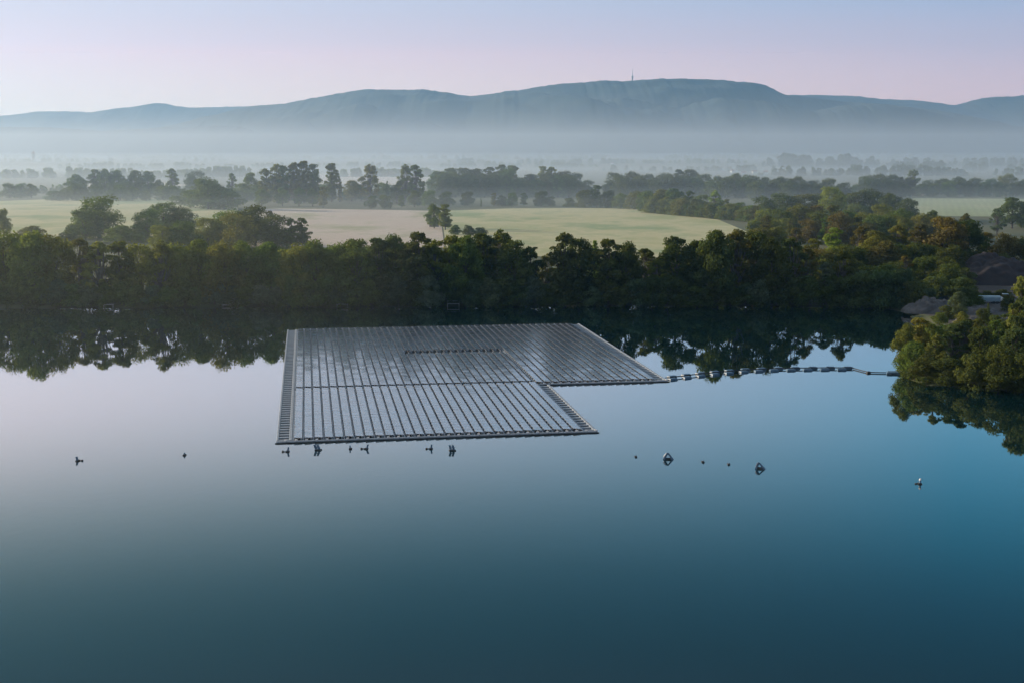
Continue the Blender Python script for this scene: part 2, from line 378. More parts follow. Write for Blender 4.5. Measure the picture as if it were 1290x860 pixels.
PROTO = {}
def make_proto(kind, seed):
    """a 20 m high tree at the origin: returns (trunk mesh, crown mesh)"""
    global rng
    rng = np.random.default_rng(seed); random.seed(seed)
    mb = MB(); cs, rs = [], []
    n, size, squash, jit, droop = 5200, .36, .8, .4, 0
    def add(x, y, z, r, trunk=True, zfrom=None):
        cs.append((x,y,z)); rs.append(r)
        if trunk: limb(mb, (0,0, zfrom if zfrom is not None else max(2.0, z*.45)), (x*.9, y*.9, z), .17, .04, 5, .5)
    if kind == 'round':            # broad round head
        n = 8200
        for i in range(50):
            t = random.random()*2*math.pi; k = random.random(); z = 2.6 + 15*k
            rr = 6.4*math.sin(math.pi*min(.95, .22+.74*k))**.7*random.uniform(.62,1)
            add(math.cos(t)*rr, math.sin(t)*rr, z, random.choice((1.1,1.5,2.0,2.7)), i % 3 == 0)
        add(0,0,16.5,2.4); add(.6,-.5,11,4.2); add(-.5,.6,6,4.2)
        limb(mb, (0,0,-.6), (random.uniform(-.6,.6),0,15), .5, .1, 8, .5, 5)
    elif kind == 'tall':           # taller than wide, ragged
        n = 6800
        for i in range(46):
            t = random.random()*2*math.pi; z = 1.8 + 16.7*i/45.0
            k = (z-1.8)/16.7; rr = 4.3*math.sin(math.pi*min(.90,.25+.63*k))**.7*random.uniform(.35,1.05)
            add(math.cos(t)*rr, math.sin(t)*rr, z+random.uniform(-.8,.8), random.uniform(.8,1.9)*(1-.3*k), i % 3 == 0)
        add(.4,0,18,1.9); add(0,0,5,2.8); add(0,0,8,2.8); add(0,0,12,2.3)
        limb(mb, (0,0,-.6), (random.uniform(-.5,.5),0,18.5), .38, .06, 8, .5, 5)
    elif kind == 'airy':           # open crown, separate clumps, sky between them
        n = 6000; size = .30; jit = .7
        for i in range(50):
            t = random.random()*2*math.pi; k = random.random(); z = 3.6 + 15*k
            rr = 4.6*math.sin(math.pi*min(.93,.22+.7*k))*random.uniform(.5,1.1)
            add(math.cos(t)*rr, math.sin(t)*rr, z, random.uniform(.7,1.6))
        add(0,0,19,1.0)
        limb(mb, (0,0,-.6), (random.uniform(-.8,.8),0,19), .34, .06, 8, .7, 5)
        limb(mb, (0,0,3), (random.choice((-2.4,2.4)),.6,14), .24, .05, 6, .5, 4)
    elif kind == 'poplar':         # slender column
        n = 3600; size = .34
        for i in range(22):
            t = random.random()*2*math.pi; z = 2.0 + 17.2*i/21; k = (z-3)/16
            rr = 1.5*math.sin(math.pi*min(.97,.2+.77*k))*random.uniform(.2,1)
            add(math.cos(t)*rr, math.sin(t)*rr, z, random.uniform(.8,1.45)*(1.05-.45*k), i % 3 == 0)
        limb(mb, (0,0,-.6), (0,0,18.5), .33, .05, 8, .3, 5)
    elif kind == 'willow':         # mass of foliage down to the water
        n = 8200; droop = 1.4; squash = .95
        for i in range(46):
            t = random.random()*2*math.pi; k = random.random(); z = 2.2 + 14.5*k
            rr = 6.9*math.sqrt(max(.05, 1-((k-.25)/.85)**2))*random.uniform(.55,1)
            add(math.cos(t)*rr, math.sin(t)*rr, z, random.choice((1.2,1.6,2.1,2.8)), i % 3 == 0)
        add(0,0,16,2.6); add(0,0,9,5); add(0,0,4.5,4.5)
        limb(mb, (0,0,-.6), (.5,0,13), .5, .12, 8, .4, 4)
    elif kind == 'shrub':          # 20 units high as well, very wide, no visible trunk
        n = 5200; size = .52
        for i in range(22):
            t = random.random()*2*math.pi; k = random.random(); z = 1.5 + 14.5*k
            rr = 9.2*math.sqrt(max(.03, 1-(k)**2))*random.uniform(.45,1)
            add(math.cos(t)*rr, math.sin(t)*rr, z, random.uniform(2.4,4.2), i % 3 == 0, 0.0)
        add(0,0,13,5); add(0,0,5,6)
    elif kind == 'spruce':
        n = 4200; size = .34; jit = .75; squash = .45
        for i in range(46):
            z = 1.6 + 17.6*i/45; k = (z-1.6)/18; t = i*2.4; rr = 3.3*(1-k)*random.uniform(.5,1.0)
            add(math.cos(t)*rr, math.sin(t)*rr, z, .55+1.35*(1-k), i % 4 == 0, z)
        limb(mb, (0,0,-.6), (0,0,19), .34, .04, 8, .1, 3)
    q = leaf_cloud(cs, rs, n, size, squash, jit, droop)
    z0, z1 = 0, q[:,2].max(); q[:,2] *= 20.0/z1
    tm = mesh_np('trunk_'+kind, mb.v, mb.f, [M_birch if kind == 'airy' else M_bark], True)
    cm = crown_mesh('crown_'+kind, q)
    half = np.percentile(np.hypot(q[:,0], q[:,1]), 96)
    PROTO.setdefault(kind, []).append((tm, cm, half))
for kind, k in (('round',3),('tall',4),('airy',3),('poplar',2),('willow',3),('shrub',3),('spruce',1)):
    for i in range(k): make_proto(kind, 100+i*17+len(kind)*5)

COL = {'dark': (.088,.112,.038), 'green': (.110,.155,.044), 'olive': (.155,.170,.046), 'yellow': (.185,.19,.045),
       'grey': (.12,.16,.095), 'rust': (.145,.130,.045), 'fresh': (.17,.20,.05), 'blue': (.08,.12,.065), 'bright': (.20,.26,.06)}
CW = {'dark': 'dark green', 'green': 'green', 'olive': 'olive', 'yellow': 'yellow green', 'grey': 'grey green', 'rust': 'brownish', 'blue': 'bluish green', 'bright': 'bright green', 'fresh': 'fresh green'}
KW = {'round': 'broad round', 'tall': 'tall ragged', 'airy': 'open airy', 'poplar': 'slender upright', 'willow': 'bulky', 'shrub': 'low spreading', 'spruce': 'pointed conifer'}
rnd = random.Random(5)
TREES = []
def tree(kind, x, y, h, colr, row, width=None, z=LAND, name=None):
    if width and kind == 'round' and width > h*.95: kind = 'willow'
    tm, cm, half = rnd.choice(PROTO[kind])
    s = h/20.0; sxy = s if width is None else min((width/2)/half, (2.2 if kind == 'shrub' else 1.45 if kind == 'willow' else 1.3)*s)
    root = empty(name or {'shrub':'shrub','spruce':'spruce_tree','poplar':'poplar_tree','willow':'willow_tree'}.get(kind,'broadleaf_tree'), (x, y, z-.05), rnd.uniform(0, 6.28))
    t = link('trunk' if kind != 'shrub' else 'stems', tm, root); c = link('crown', cm, root)
    for o in (t, c): o.scale = (sxy, sxy, s)
    b = COL[colr]; v = rnd.uniform(.82, 1.2)
    c.color = (b[0]*v*rnd.uniform(.9,1.12), b[1]*v, b[2]*v*rnd.uniform(.85,1.15), 1)
    TREES.append((root, kind, colr, row, x, y, h))
    return root
def tpx(kind, px, ytop, ybase, colr, row, wpx=None, name=None, z=LAND):
    x, y = at(px, ybase, z)
    h = top_z(ytop, y) - z
    w_ = None if wpx is None else wpx / (F/ (y*CP + (H-8)*SP))
    return tree(kind, x, y, h, colr, row, w_, z, name)

# ---- far bank, front row: (photo column, top row, kind, colour, width in photo pixels)
front = [(-70,290,'willow','green',70),(-25,287,'tall','olive',46),(8,288,'willow','green',62),(42,289,'round','green',56),(72,292,'willow','green',54),
 (104,299,'airy','olive',44),(128,303,'airy','yellow',42),(152,303,'tall','olive',44),(178,303,'willow','green',50),(204,301,'airy','olive',44),(228,304,'willow','green',48),
 (252,301,'round','green',52),(283,301,'willow','olive',50),(310,300,'willow','green',54),(342,303,'round','green',48),(372,304,'willow','olive',44),
 (398,300,'round','green',52),(424,303,'willow','green',44),(450,300,'round','green',50),(478,298,'tall','dark',44),(500,293,'round','dark',48),(528,292,'tall','dark',44),(548,300,'airy','olive',38),
 (566,295,'tall','olive',36),(586,294,'round','green',44),(609,293,'tall','dark',44),(630,287,'airy','dark',44),(648,300,'round','dark',44),(668,311,'tall','dark',34),(690,318,'airy','olive',30),(712,292,'tall','dark',40),
 (727,299,'round','dark',44),(749,303,'spruce','bright',28),(766,300,'tall','dark',42),(788,302,'round','dark',42),(812,312,'airy','dark',36),(826,325,'airy','olive',26),(852,297,'round','dark',50),(878,302,'tall','dark',40),
 (903,287,'round','dark',54),(926,288,'airy','rust',42),(950,290,'round','dark',48),(972,296,'round','dark',44),(996,300,'airy','dark',46),(1014,308,'airy','rust',34),
 (1038,330,'airy','grey',34),(1062,310,'airy','dark',38),(1084,335,'round','dark',44),(1112,330,'willow','dark',40)]
for i, (px, yt, k, c, wp) in enumerate(front):
    if px < 300 and c == 'green': c = 'fresh'  # left trees lightened and yellowed, warm glow put into their colour
    tpx(k, px, yt + rnd.uniform(-1,1), 382.0 - 2.2*((i*7) % 3), c, 'bank', wp*1.12)
# second row filling behind, a little lower
for i in range(44):
    px = -60 + i*27.5 + rnd.uniform(-6,6)
    if 62 < px < 195 or 672 < px < 698 or 812 < px < 832: continue
    yt = np.interp(px, [0,50,70,230,260,400,480,600,700,830,905,1000,1100], [299,303,317,316,309,308,302,299,318,316,300,318,325]) + rnd.uniform(0,7)
    tpx(rnd.choice(['round','tall','willow']), px, yt, 366+rnd.uniform(-3,3), 'olive' if px < 460 and i % 2 else 'green' if px < 500 else rnd.choice(['dark','olive','dark']), 'bank2', rnd.uniform(44,56))
# shrubs at the waterline
px = -70
while px < 1150:
    yt = 352 + rnd.uniform(-8,9) - (9 if px > 1000 else 0)
    c = 'green' if px < 480 else 'dark'
    if rnd.random() < .22: c = 'grey'
    tpx('shrub', px, yt, 385.0 + rnd.uniform(-1.0,.6), c, 'shore', rnd.uniform(30,44), z=.45)
    px += rnd.uniform(17,23)
tpx('shrub', 541, 373, 386.0, 'grey', 'pale', 24, z=.3)

# ---- ahead of the fields, left: (column, top, base, kind, colour, width)
mid = [(4,262,300,'round','olive',22),(125,244,300,'round','green',58),(108,262,302,'round','green',40),(152,283,306,'shrub','green',60),(186,262,300,'round','green',42),(206,253,296,'round','green',44),(230,259,296,'round','green',46),(178,289,304,'shrub','green',70),(90,288,306,'shrub','green',60),(40,284,306,'shrub','olive',60),
 (205,282,318,'willow','olive',46),(232,276,318,'willow','green',52),(262,272,314,'round','olive',50),(286,263,312,'round','green',56),(322,256,310,'round','dark',66),(300,266,316,'round','olive',46),(347,268,312,'willow','dark',44),(368,275,312,'poplar','green',20),(381,274,312,'poplar','green',16),
 (262,222,264,'willow','green',64),(284,236,264,'shrub','green',70),(240,238,262,'shrub','green',44),
 # poplar belt and its neighbours
 (40,231,250,'round','green',16),(12,230,250,'round','green',44),(27,230,250,'round','green',30),(66,240,253,'shrub','green',22),
 (97,219,250,'round','green',26),(84,236,250,'shrub','green',22),(121,213,250,'tall','green',22),(133,212,250,'round','green',22),(148,214,250,'round','green',22),(160,226,250,'shrub','green',26),(172,214,250,'round','green',20),(187,215,250,'round','green',20),(200,226,250,'round','green',16),(217,212,249,'airy','green',18),(222,237,252,'round','green',24),
 (246,214,245,'round','blue',28),(271,228,250,'round','green',18),(293,218,250,'airy','green',13),(317,217,252,'round','green',20),(303,230,252,'shrub','green',24),(336,212,256,'tall','olive',20),(349,206,256,'poplar','olive',17),(360,208,256,'poplar','green',16),(371,204,256,'tall','olive',18),(383,202,256,'tall','olive',20),(395,206,256,'poplar','olive',16),
 (356,236,260,'round','green',17),(377,236,260,'round','green',17),(394,238,260,'round','green',17),(330,238,260,'round','green',18),
 (418,205,255,'tall','olive',19),(407,235,262,'tall','olive',12),(428,222,255,'poplar','olive',12),(443,227,254,'round','olive',20),(455,232,254,'round','green',16),(466,206,255,'airy','olive',24),(488,228,254,'poplar','green',10),(500,232,256,'round','green',18),(511,206,256,'airy','olive',20),(524,207,256,'airy','green',22),(534,228,256,'poplar','green',12),
 (468,246,263,'shrub','green',16),(485,245,263,'round','green',22),(506,246,262,'tall','green',12),(522,240,261,'round','green',18),(541,239,260,'round','green',20),(562,241,260,'round','green',22),(589,241,259,'round','dark',24),(606,250,261,'poplar','green',8),
 (622,243,260,'tall','olive',14),(632,246,260,'round','dark',14),(645,242,260,'round','green',16),(660,243,260,'tall','green',14),(682,240,260,'round','dark',20),(693,247,260,'round','dark',14),(718,249,261,'shrub','dark',16),
 (737,238,262,'round','dark',30),(752,233,262,'tall','dark',28),(766,239,262,'round','dark',24),(782,243,263,'round','green',22),(800,240,264,'round','olive',24),
 # the grove behind
 (551,215,247,'round','green',26),(566,211,247,'round','green',28),(583,211,247,'round','dark',28),(600,212,247,'round','dark',28),(617,210,247,'tall','dark',24),(632,207,247,'tall','dark',24),(646,208,247,'tall','olive',20),(656,222,247,'round','green',22),(668,219,247,'round','dark',24),
 (684,209,247,'tall','olive',18),(695,210,247,'tall','olive',18),(708,214,247,'round','dark',30),(723,217,247,'round','dark',28),(738,226,248,'round','dark',24),
 # pair of trees standing on the field boundary
 (547,256,288,'round','green',20),(561,257,290,'tall','olive',18),(574,283,296,'shrub','green',16),(590,283,297,'willow','dark',18),(604,286,297,'shrub','dark',20),
 # belts on the right
 (775,216,247,'round','dark',28),(795,215,247,'round','dark',30),(815,218,247,'round','dark',28),(835,217,246,'round','dark',26),(855,213,246,'tall','dark',26),(868,213,246,'round','dark',24),(886,218,247,'round','dark',28),(905,221,248,'round','dark',28),(925,217,248,'round','dark',30),(946,219,249,'round','dark',28),(964,222,249,'round','dark',26),(984,222,250,'round','dark',28),(1003,221,250,'round','dark',26),(1022,226,250,'round','blue',26),(1042,224,250,'round','dark',28),(1062,229,251,'round','blue',26),
 (815,239,266,'round','green',24),(833,238,267,'round','olive',24),(850,237,268,'round','green',26),(868,240,269,'tall','green',20),(883,244,270,'round','green',24),(901,239,272,'airy','bright',20),(915,251,274,'tall','olive',18),(930,254,277,'round','green',26),(946,258,280,'round','green',22),
 (1090,220,247,'round','dark',28),(1108,218,247,'round','dark',30),(1126,219,247,'round','dark',28),(1145,223,247,'round','dark',26),(1150,213,247,'airy','olive',18),(1168,226,246,'round','dark',24),(1186,224,246,'round','dark',28),(1206,222,246,'round','dark',30),(1228,223,246,'round','dark',28),(1248,224,246,'round','blue',28),(1268,218,246,'round','olive',28),(1288,226,246,'round','dark',28),(1310,222,246,'round','dark',28),
 # the wood at the right, from its far edge to its near edge
 (962,246,278,'round','dark',34),(985,242,276,'round','dark',40),(1008,243,276,'round','olive',36),(1046,233,280,'willow','bright',36),(1030,243,276,'round','dark',34),(1075,240,276,'round','dark',38),(1098,237,276,'round','dark',42),(1122,242,278,'round','dark',38),(1143,249,280,'round','dark',36),(1080,255,288,'round','grey',34),
 (962,262,296,'round','olive',34),(984,262,298,'round','dark',32),(1006,256,296,'round','olive',40),(1026,258,296,'round','rust',30),(1048,258,300,'tall','olive',36),(1112,256,294,'round','olive',44),(1135,262,300,'round','green',44),(1092,266,302,'round','olive',40),(1070,264,300,'round','green',34),
 (1162,268,306,'round','olive',38),(1185,270,306,'round','olive',44),(1216,268,312,'airy','rust',40),(1172,264,300,'shrub','dark',30),(1256,262,296,'airy','grey',36),(1275,248,288,'round','green',32),(1300,250,288,'round','green',36),
 (1050,286,332,'tall','bright',40),(1048,318,350,'round','bright',34),(1082,285,338,'airy','rust',42),(1105,290,340,'round','olive',42),(1130,283,340,'airy','olive',40),(1156,282,344,'airy','rust',50),(1024,300,346,'tall','olive',34),(1002,286,320,'airy','rust',40),(975,284,318,'round','olive',40),(955,285,318,'round','rust',40),
 (1186,272,344,'round','rust',60),(1212,276,342,'round','dark',54),(1240,292,340,'airy','rust',40),(1268,292,342,'round','rust',44),(1295,294,342,'round','dark',44),(1165,320,360,'round','dark',44),(1190,322,362,'round','dark',40),(1140,322,360,'airy','rust',44),(1110,332,366,'round','dark',40),(1228,315,345,'round','dark',44),(1262,318,345,'round','dark',44),(1300,322,348,'round','dark',44),(1196,330,368,'shrub','dark',40),(1212,336,364,'shrub','dark',34),(1176,346,376,'shrub','dark',46),(1205,348,378,'shrub','dark',40),(1160,352,380,'round','dark',40),(1222,366,380,'shrub','dark',24),(1290,326,352,'willow','dark',50),(1186,352,374,'willow','blue',36),(1226,364,376,'shrub','dark',30),(1262,364,376,'shrub','dark',34),(1244,366,375,'shrub','dark',26)]
byrow = sorted([m for m in mid if m[2] in (245,246,247,248,249,250,251) and m[0] > 530], key=lambda m: m[0])
for a, b in zip(byrow, byrow[1:]):
    if 6 < b[0]-a[0] < 30: mid.append(((a[0]+b[0])/2 + rnd.uniform(-2,2), max(a[1],b[1]) + rnd.uniform(1,7), min(a[2],b[2])+2, 'willow', rnd.choice(['dark','green','dark']), 26))
for i in range(34):
    px = 816 + i*4.6; mid.append((px, 246 + i*.55 + rnd.uniform(-4,4), 268 + i*.42, rnd.choice(['willow','round']), rnd.choice(['green','olive','dark']), 22))
for i in range(30):
    px = 78 + i*15.5; mid.append((px + rnd.uniform(-4,4), 234 + rnd.uniform(-5,6), 253, 'willow', 'green', 24))
for i in range(26):
    px = 955 + i*10.5; mid.append((px + rnd.uniform(-4,4), 268 + rnd.uniform(-6,10) + abs(i-8)*.5, 302 + rnd.uniform(-4,10), rnd.choice(['willow','round','tall']), rnd.choice(['dark','olive','rust','green','dark']), 40))
for i in range(16):
    px = 985 + i*14; mid.append((px + rnd.uniform(-4,4), 306 + rnd.uniform(-8,8), 352 + rnd.uniform(-4,4), rnd.choice(['willow','round']), rnd.choice(['dark','olive','dark','rust']), 44))
mid = [(a, b, c, 'tall' if (d == 'poplar' and f > 12 and a < 540) else d, e, f*(1.25 if d == 'poplar' and a < 540 else 1)) for a, b, c, d, e, f in mid]
for px, yt, yb, k, c, wp in mid:
    row = ('yardwood' if yb >= 312 and px > 930 else 'rightwood' if px > 945 and yb >= 274 else 'rightbelt' if px > 940 else 'fieldbelt' if px > 735 else 'clump' if yb >= 285 and px < 400 else 'pair' if yb > 280 else 'grove' if yb in (247,248) and px > 540 else 'hedge' if px > 460 and yb >= 259 else 'poplars' if px >= 325 else 'mistytrees')
    tpx(k, px, yt, yb, c, row, wp*1.1)

# dark bushes on the bank in front of the right wood
for px, yt, yb, c, wp in ((1060,347,386,'dark',44),(1086,342,387,'dark',48),(1112,338,388,'blue',50),(1138,336,388,'blue',44),(1150,352,390,'dark',36),(1168,362,386,'blue',30)):
    tpx('shrub', px, yt, yb, c, 'inlet', wp, z=.4)

# ---- the headland with bushes at the right, all standing on the peninsula
penin = [(1139,406,466,'round','olive',30),(1156,399,458,'tall','yellow',30),(1147,428,470,'shrub','green',38),(1174,406,455,'round','green',30),(1178,420,474,'tall','olive',26),(1200,408,468,'airy','dark',32),(1168,442,478,'shrub','dark',42),
 (1214,402,468,'airy','dark',32),(1236,410,472,'round','dark',36),(1196,448,482,'shrub','dark',44),(1226,444,486,'shrub','dark',48),(1258,432,488,'willow','dark',42),(1252,402,460,'tall','green',28),(1278,412,478,'round','dark',40),(1262,458,490,'shrub','dark',46),(1298,442,492,'willow','dark',52),(1272,390,450,'tall','green',30),(1288,346,458,'tall','olive',38),(1281,372,470,'tall','dark',32),(1325,350,470,'round','green',66),(1340,430,496,'willow','dark',70)]
penin += [(1150+i*11.5, 402+rnd.uniform(-4,10), 440+rnd.uniform(-14,8), rnd.choice(['round','shrub','willow']), rnd.choice(['dark','green','dark','olive']), 30) for i in range(13)]
for px, yt, yb, k, c, wp in penin: tpx(k, px, yt, yb, c, 'headland', wp*1.1, z=.6)
for px, yt, yb, k, c, wp in ((1207,367,400,'round','grey',24),(1244,382,408,'spruce','green',20),(1222,376,392,'shrub','dark',22),(1192,384,402,'shrub','dark',20),(1252,396,412,'shrub','green',22),(1238,388,410,'round','dark',20),(1212,392,412,'shrub','olive',24),(1184,392,410,'shrub','green',22),(1232,372,386,'shrub','dark',18),(1270,372,392,'round','dark',26)): tpx(k, px, yt, yb, c, 'yardbush', wp)

# labels that single each tree out
ORD = 'first second third fourth fifth sixth seventh eighth ninth tenth eleventh twelfth thirteenth fourteenth fifteenth sixteenth seventeenth eighteenth nineteenth twentieth'.split()
def ordw(i):
    if i < 20: return ORD[i]
    t, o = divmod(i+1, 10); return {2:'twenty',3:'thirty',4:'forty',5:'fifty'}[t] + ('-' + ORD[o-1] if o else 'th')
PLACE = {'bank': ('on the far bank', 'trees of the front row on the far bank'), 'bank2': ('behind the far bank row', 'trees of the second row on the far bank'),
 'shore': ('at the far waterline', 'shrubs along the far waterline'), 'pale': ('on the far waterline behind the array', None), 'clump': ('rising behind the bank', 'clump of trees between bank and misty field'),
 'mistytrees': ('in the left mist', 'misty trees beyond the left field'), 'poplars': ('beyond the mown field', 'line of tall trees beyond the mown field'), 'hedge': ('at the far field edge', 'small trees along the far field edge'),
 'grove': ('in the meadow grove', 'grove beyond the meadow'), 'pair': ('between the two fields', 'plants on the field boundary'), 'fieldbelt': ('right of the meadow', 'tree belts right of the meadow'),
 'rightbelt': ('in the far right belt', 'far belt of trees at the right'), 'rightwood': ('in the right wood', 'trees of the wood at the right'), 'yardwood': ('in the wood above the inlet', 'trees of the near wood at the right'),
 'inlet': ('beside the inlet', 'bushes beside the inlet'), 'headland': ('on the headland', 'trees and bushes on the headland'), 'yardbush': ('in the dirt yard', 'bushes in the dirt yard')}
def ppx(t): 
    x, y = t[4], t[5]; return 645 + x*F/(y*CP + (H-5)*SP)
def seg(row, p):
    if row in ('bank','bank2','shore'): return 'left of array' if p < 345 else 'behind array' if p < 745 else 'right of array'
    if row == 'fieldbelt': return ''
    return ''
groups = {}
for t in TREES:
    key = (t[3], seg(t[3], ppx(t)), t[1], t[2]); groups.setdefault(key, []).append(t)
for (row, sg, kind, colr), ts in groups.items():
    ts.sort(key=ppx)
    noun = {'shrub':'shrub', 'spruce':''}.get(kind, 'tree')
    for i, t in enumerate(ts):
        base = ' '.join((CW[colr] + ' ' + KW[kind] + ' ' + noun + ' ' + PLACE[row][0] + ' ' + sg).split())
        if len(ts) > 1: base += (', leftmost' if i == 0 else ', rightmost' if i == len(ts)-1 else ', ' + ordw(i) + ' from left')
        tag(t[0], base, 'shrub' if kind == 'shrub' else 'tree', PLACE[row][1])

# ------------------------------------------------------------------ masses nobody could count
def leafmass(name, pts, radii, n, size, colr, label, squash=.8):
    global rng
    rng = np.random.default_rng(len(pts)*3+n)
    q = leaf_cloud(pts, radii, n, size, squash, .5)
    o = link(name, crown_mesh(name, q)); b = COL[colr]; o.color = (*b, 1)
    return tag(o, label, 'woods' if 'wood' in name else 'undergrowth', kind='stuff')
# undergrowth closing the foot of the far bank
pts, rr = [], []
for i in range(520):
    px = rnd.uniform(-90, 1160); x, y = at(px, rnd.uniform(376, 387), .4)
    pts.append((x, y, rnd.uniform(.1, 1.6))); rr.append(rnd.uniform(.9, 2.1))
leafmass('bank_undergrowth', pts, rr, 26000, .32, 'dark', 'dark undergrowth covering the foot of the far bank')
pts, rr = [], []
for i in range(260):
    a = rnd.random(); px = 1136 + 200*a; x, y = at(px, rnd.uniform(455, np.interp(px, [1133,1170,1210,1250,1340],[474,486,491,495,503])), .2)
    pts.append((x, y, rnd.uniform(.0, 1.4))); rr.append(rnd.uniform(.6, 1.5))
leafmass('headland_undergrowth', pts, rr, 17000, .26, 'dark', 'dark undergrowth hanging over the edge of the headland')
def farwood(name, spans, n, size, colr, label):
    """spans: (px0, px1, top row, distance, depth)"""
    pts, rr = [], []
    r_ = random.Random(n)
    for px0, px1, yt, D, dep in spans:
        wx = (px1-px0)/F*D; k = int(wx/(5.5 if D < 2500 else 9.0 if D < 5000 else 16.0))+3
        for i in range(k):
            u = r_.random(); x = ((px0 + (px1-px0)*u) - 645)/F*D; y = D + r_.uniform(0, dep)
            env = mnoise.fractal(Vector((x*.009, D*.01, 1.3)), 1, 2, 4)
            if env < -.42: continue
            full = max(7, top_z(yt, D))
            ht = full*min(1.15, max(.42, .80 + .55*env + r_.uniform(-.12,.12)))*min(1, .45 + 9*min(u, 1-u))
            rad = ht*r_.uniform(.26,.42)
            for lv in (0.0, .34, .7, 1.0):
                pts.append((x + r_.uniform(-.5,.5)*rad, y + r_.uniform(-1,1)*rad, LAND + max(.5, ht*lv - rad*.7*(lv > .5)))); rr.append(rad*(1.25-.45*lv))
    return leafmass(name, pts, rr, n, size, colr, label)
farwood('distant_woods', [(-60,75,233,1500,60),(-80,260,213,2300,90),(230,560,212,2400,80),(60,330,205,3300,120),(-100,300,200,5200,200),(300,760,205,3600,160)], 70000, 2.6, 'green', 'misty woods far across the plain at the left')
farwood('right_woods', [(760,1000,209,3000,150),(975,1130,196,3600,260),(1120,1300,203,3000,200),(1130,1400,199,3800,300),(960,1400,210,2500,80)], 60000, 2.6, 'dark', 'dark blue woods far across the plain at the right')
farwood('horizon_woods', [(-200,420,196,7000,300),(380,900,196.5,6500,300),(850,1500,195,7200,300),(560,960,201,4600,200)], 60000, 5.0, 'green', 'faint woods along the horizon')

# ------------------------------------------------------------------ the floating solar array
A0 = Vector((*at(348, 558), 0)); A1 = Vector((*at(753, 544.5), 0)); A2 = Vector((*at(362, 416.5), 0))
e1 = (A1 - A0); W1 = e1.length; e1.normalize()
e2 = (A2 - A0); L2 = e2.length; e2.normalize()
det = e1.x*e2.y - e1.y*e2.x
def st(px, py):
    x, y = at(px, py); dx, dy = x - A0.x, y - A0.y
    return (dx*e2.y - dy*e2.x)/det, (e1.x*dy - e1.y*dx)/det
FRs, FRt = st(738, 411.5); RCs, RCt = st(836, 480.5); ICs, ICt = st(684, 485)
print('ARRAY', W1, L2, 'FR', FRs, FRt, 'RC', RCs, RCt, 'IC', ICs, ICt, 'gap', st(365,491), st(508,445), st(645,445))
array = empty('floating_solar_array', A0)
tag(array, 'large raft of glassy solar panels in long rows floating on the lake', 'solar array')
def L(s, t, z): v = e1*s + e2*t; return (v.x, v.y, z)
def slab(mb, s0, s1, t0, t1, z0, z1, bev=.06):
    b = [L(s0,t0,z0),L(s1,t0,z0),L(s1,t1,z0),L(s0,t1,z0)]
    m = [L(s0,t0,z1-bev),L(s1,t0,z1-bev),L(s1,t1,z1-bev),L(s0,t1,z1-bev)]
    t_ = [L(s0+bev,t0+bev,z1),L(s1-bev,t0+bev,z1),L(s1-bev,t1-bev,z1),L(s0+bev,t1-bev,z1)]
    mb.raw(b+m+t_, [(0,3,2,1),(0,1,5,4),(1,2,6,5),(2,3,7,6),(3,0,4,7),(4,5,9,8),(5,6,10,9),(6,7,11,10),(7,4,8,11),(8,9,10,11)])
WOUT = (FRs + RCs)/2; LB = L2; TI = (ICt + RCt)/2
NF = int(round((W1-5.5)/1.775)); PC = (W1-5.5)/NF; PR = 2.25
def ladder_t(s0, s1, t0, t1, name='perimeter_walkway', step=2.25, lbl=None):
    """walkway running along e2: two rows of floats joined by cross floats with slots darkened by an added sheet"""
    mb = MB(); n = int(round((t1-t0)/step)); d = (t1-t0)/n; w_ = s1 - s0
    for i in range(n):
        a = t0 + i*d
        slab(mb, s0, s0+w_*.14, a+.04, a+d-.04, -.12, .32)
        slab(mb, s1-w_*.20, s1, a+.04, a+d-.04, -.12, .32)
        slab(mb, s0+w_*.14+.01, s1-w_*.20-.01, a+d*.05, a+d*.42, -.12, .28)
    o = mb.build(name, M_perim, array); nb = MB(); slab(nb, s0+w_*.15, s1-w_*.21, t0+.1, t1-.1, .02, .09, .01); nb.build('darkening_sheet', M_gapdark, o); return o  # dark sheet added under the slots so they read dark
def walk_s(s0, s1, t0, t1, name='perimeter_walkway', step=PC):
    mb = MB(); wb = MB(); n = int(round((s1-s0)/step)); d = (s1-s0)/n
    for i in range(n): 
        a = s0 + i*d; slab(mb, a+.04, a+d-.04, t0, t1-.35, -.12, .30); slab(wb, a+d*.78, a+d*1.06, t1-.33, t1+.35, -.12, .40)
    o = mb.build(name, M_perim, array); wb.build('corner_float', M_pale, o); return o
def edge_rail(a, b, name='edge_pipe'):
    mb = MB(); mb.tube(L(*a, .05), L(*b, .05), .11, .11, 8); return mb.build(name, M_black, array)
ladder_t(0, 2.7, .9, LB)
ladder_t(W1-2.6, W1, .9, TI-1.0)
ladder_t(WOUT-2.6, WOUT, TI+.9, LB)
walk_s(0, W1, 0, .85); walk_s(W1-2.4, WOUT, TI, TI+.85); walk_s(2.8, WOUT-2.7, LB-.8, LB, step=PC)
edge_rail((-.2,-.35), (W1+.2,-.35)); edge_rail((W1-1.2,TI-.45), (WOUT+.2,TI-.45))
GAP1 = st(440, 490)[1]; GAP2 = st(575, 445)[1]; GS = (st(508,445)[0], st(645,445)[0])
prow = random.Random(3)
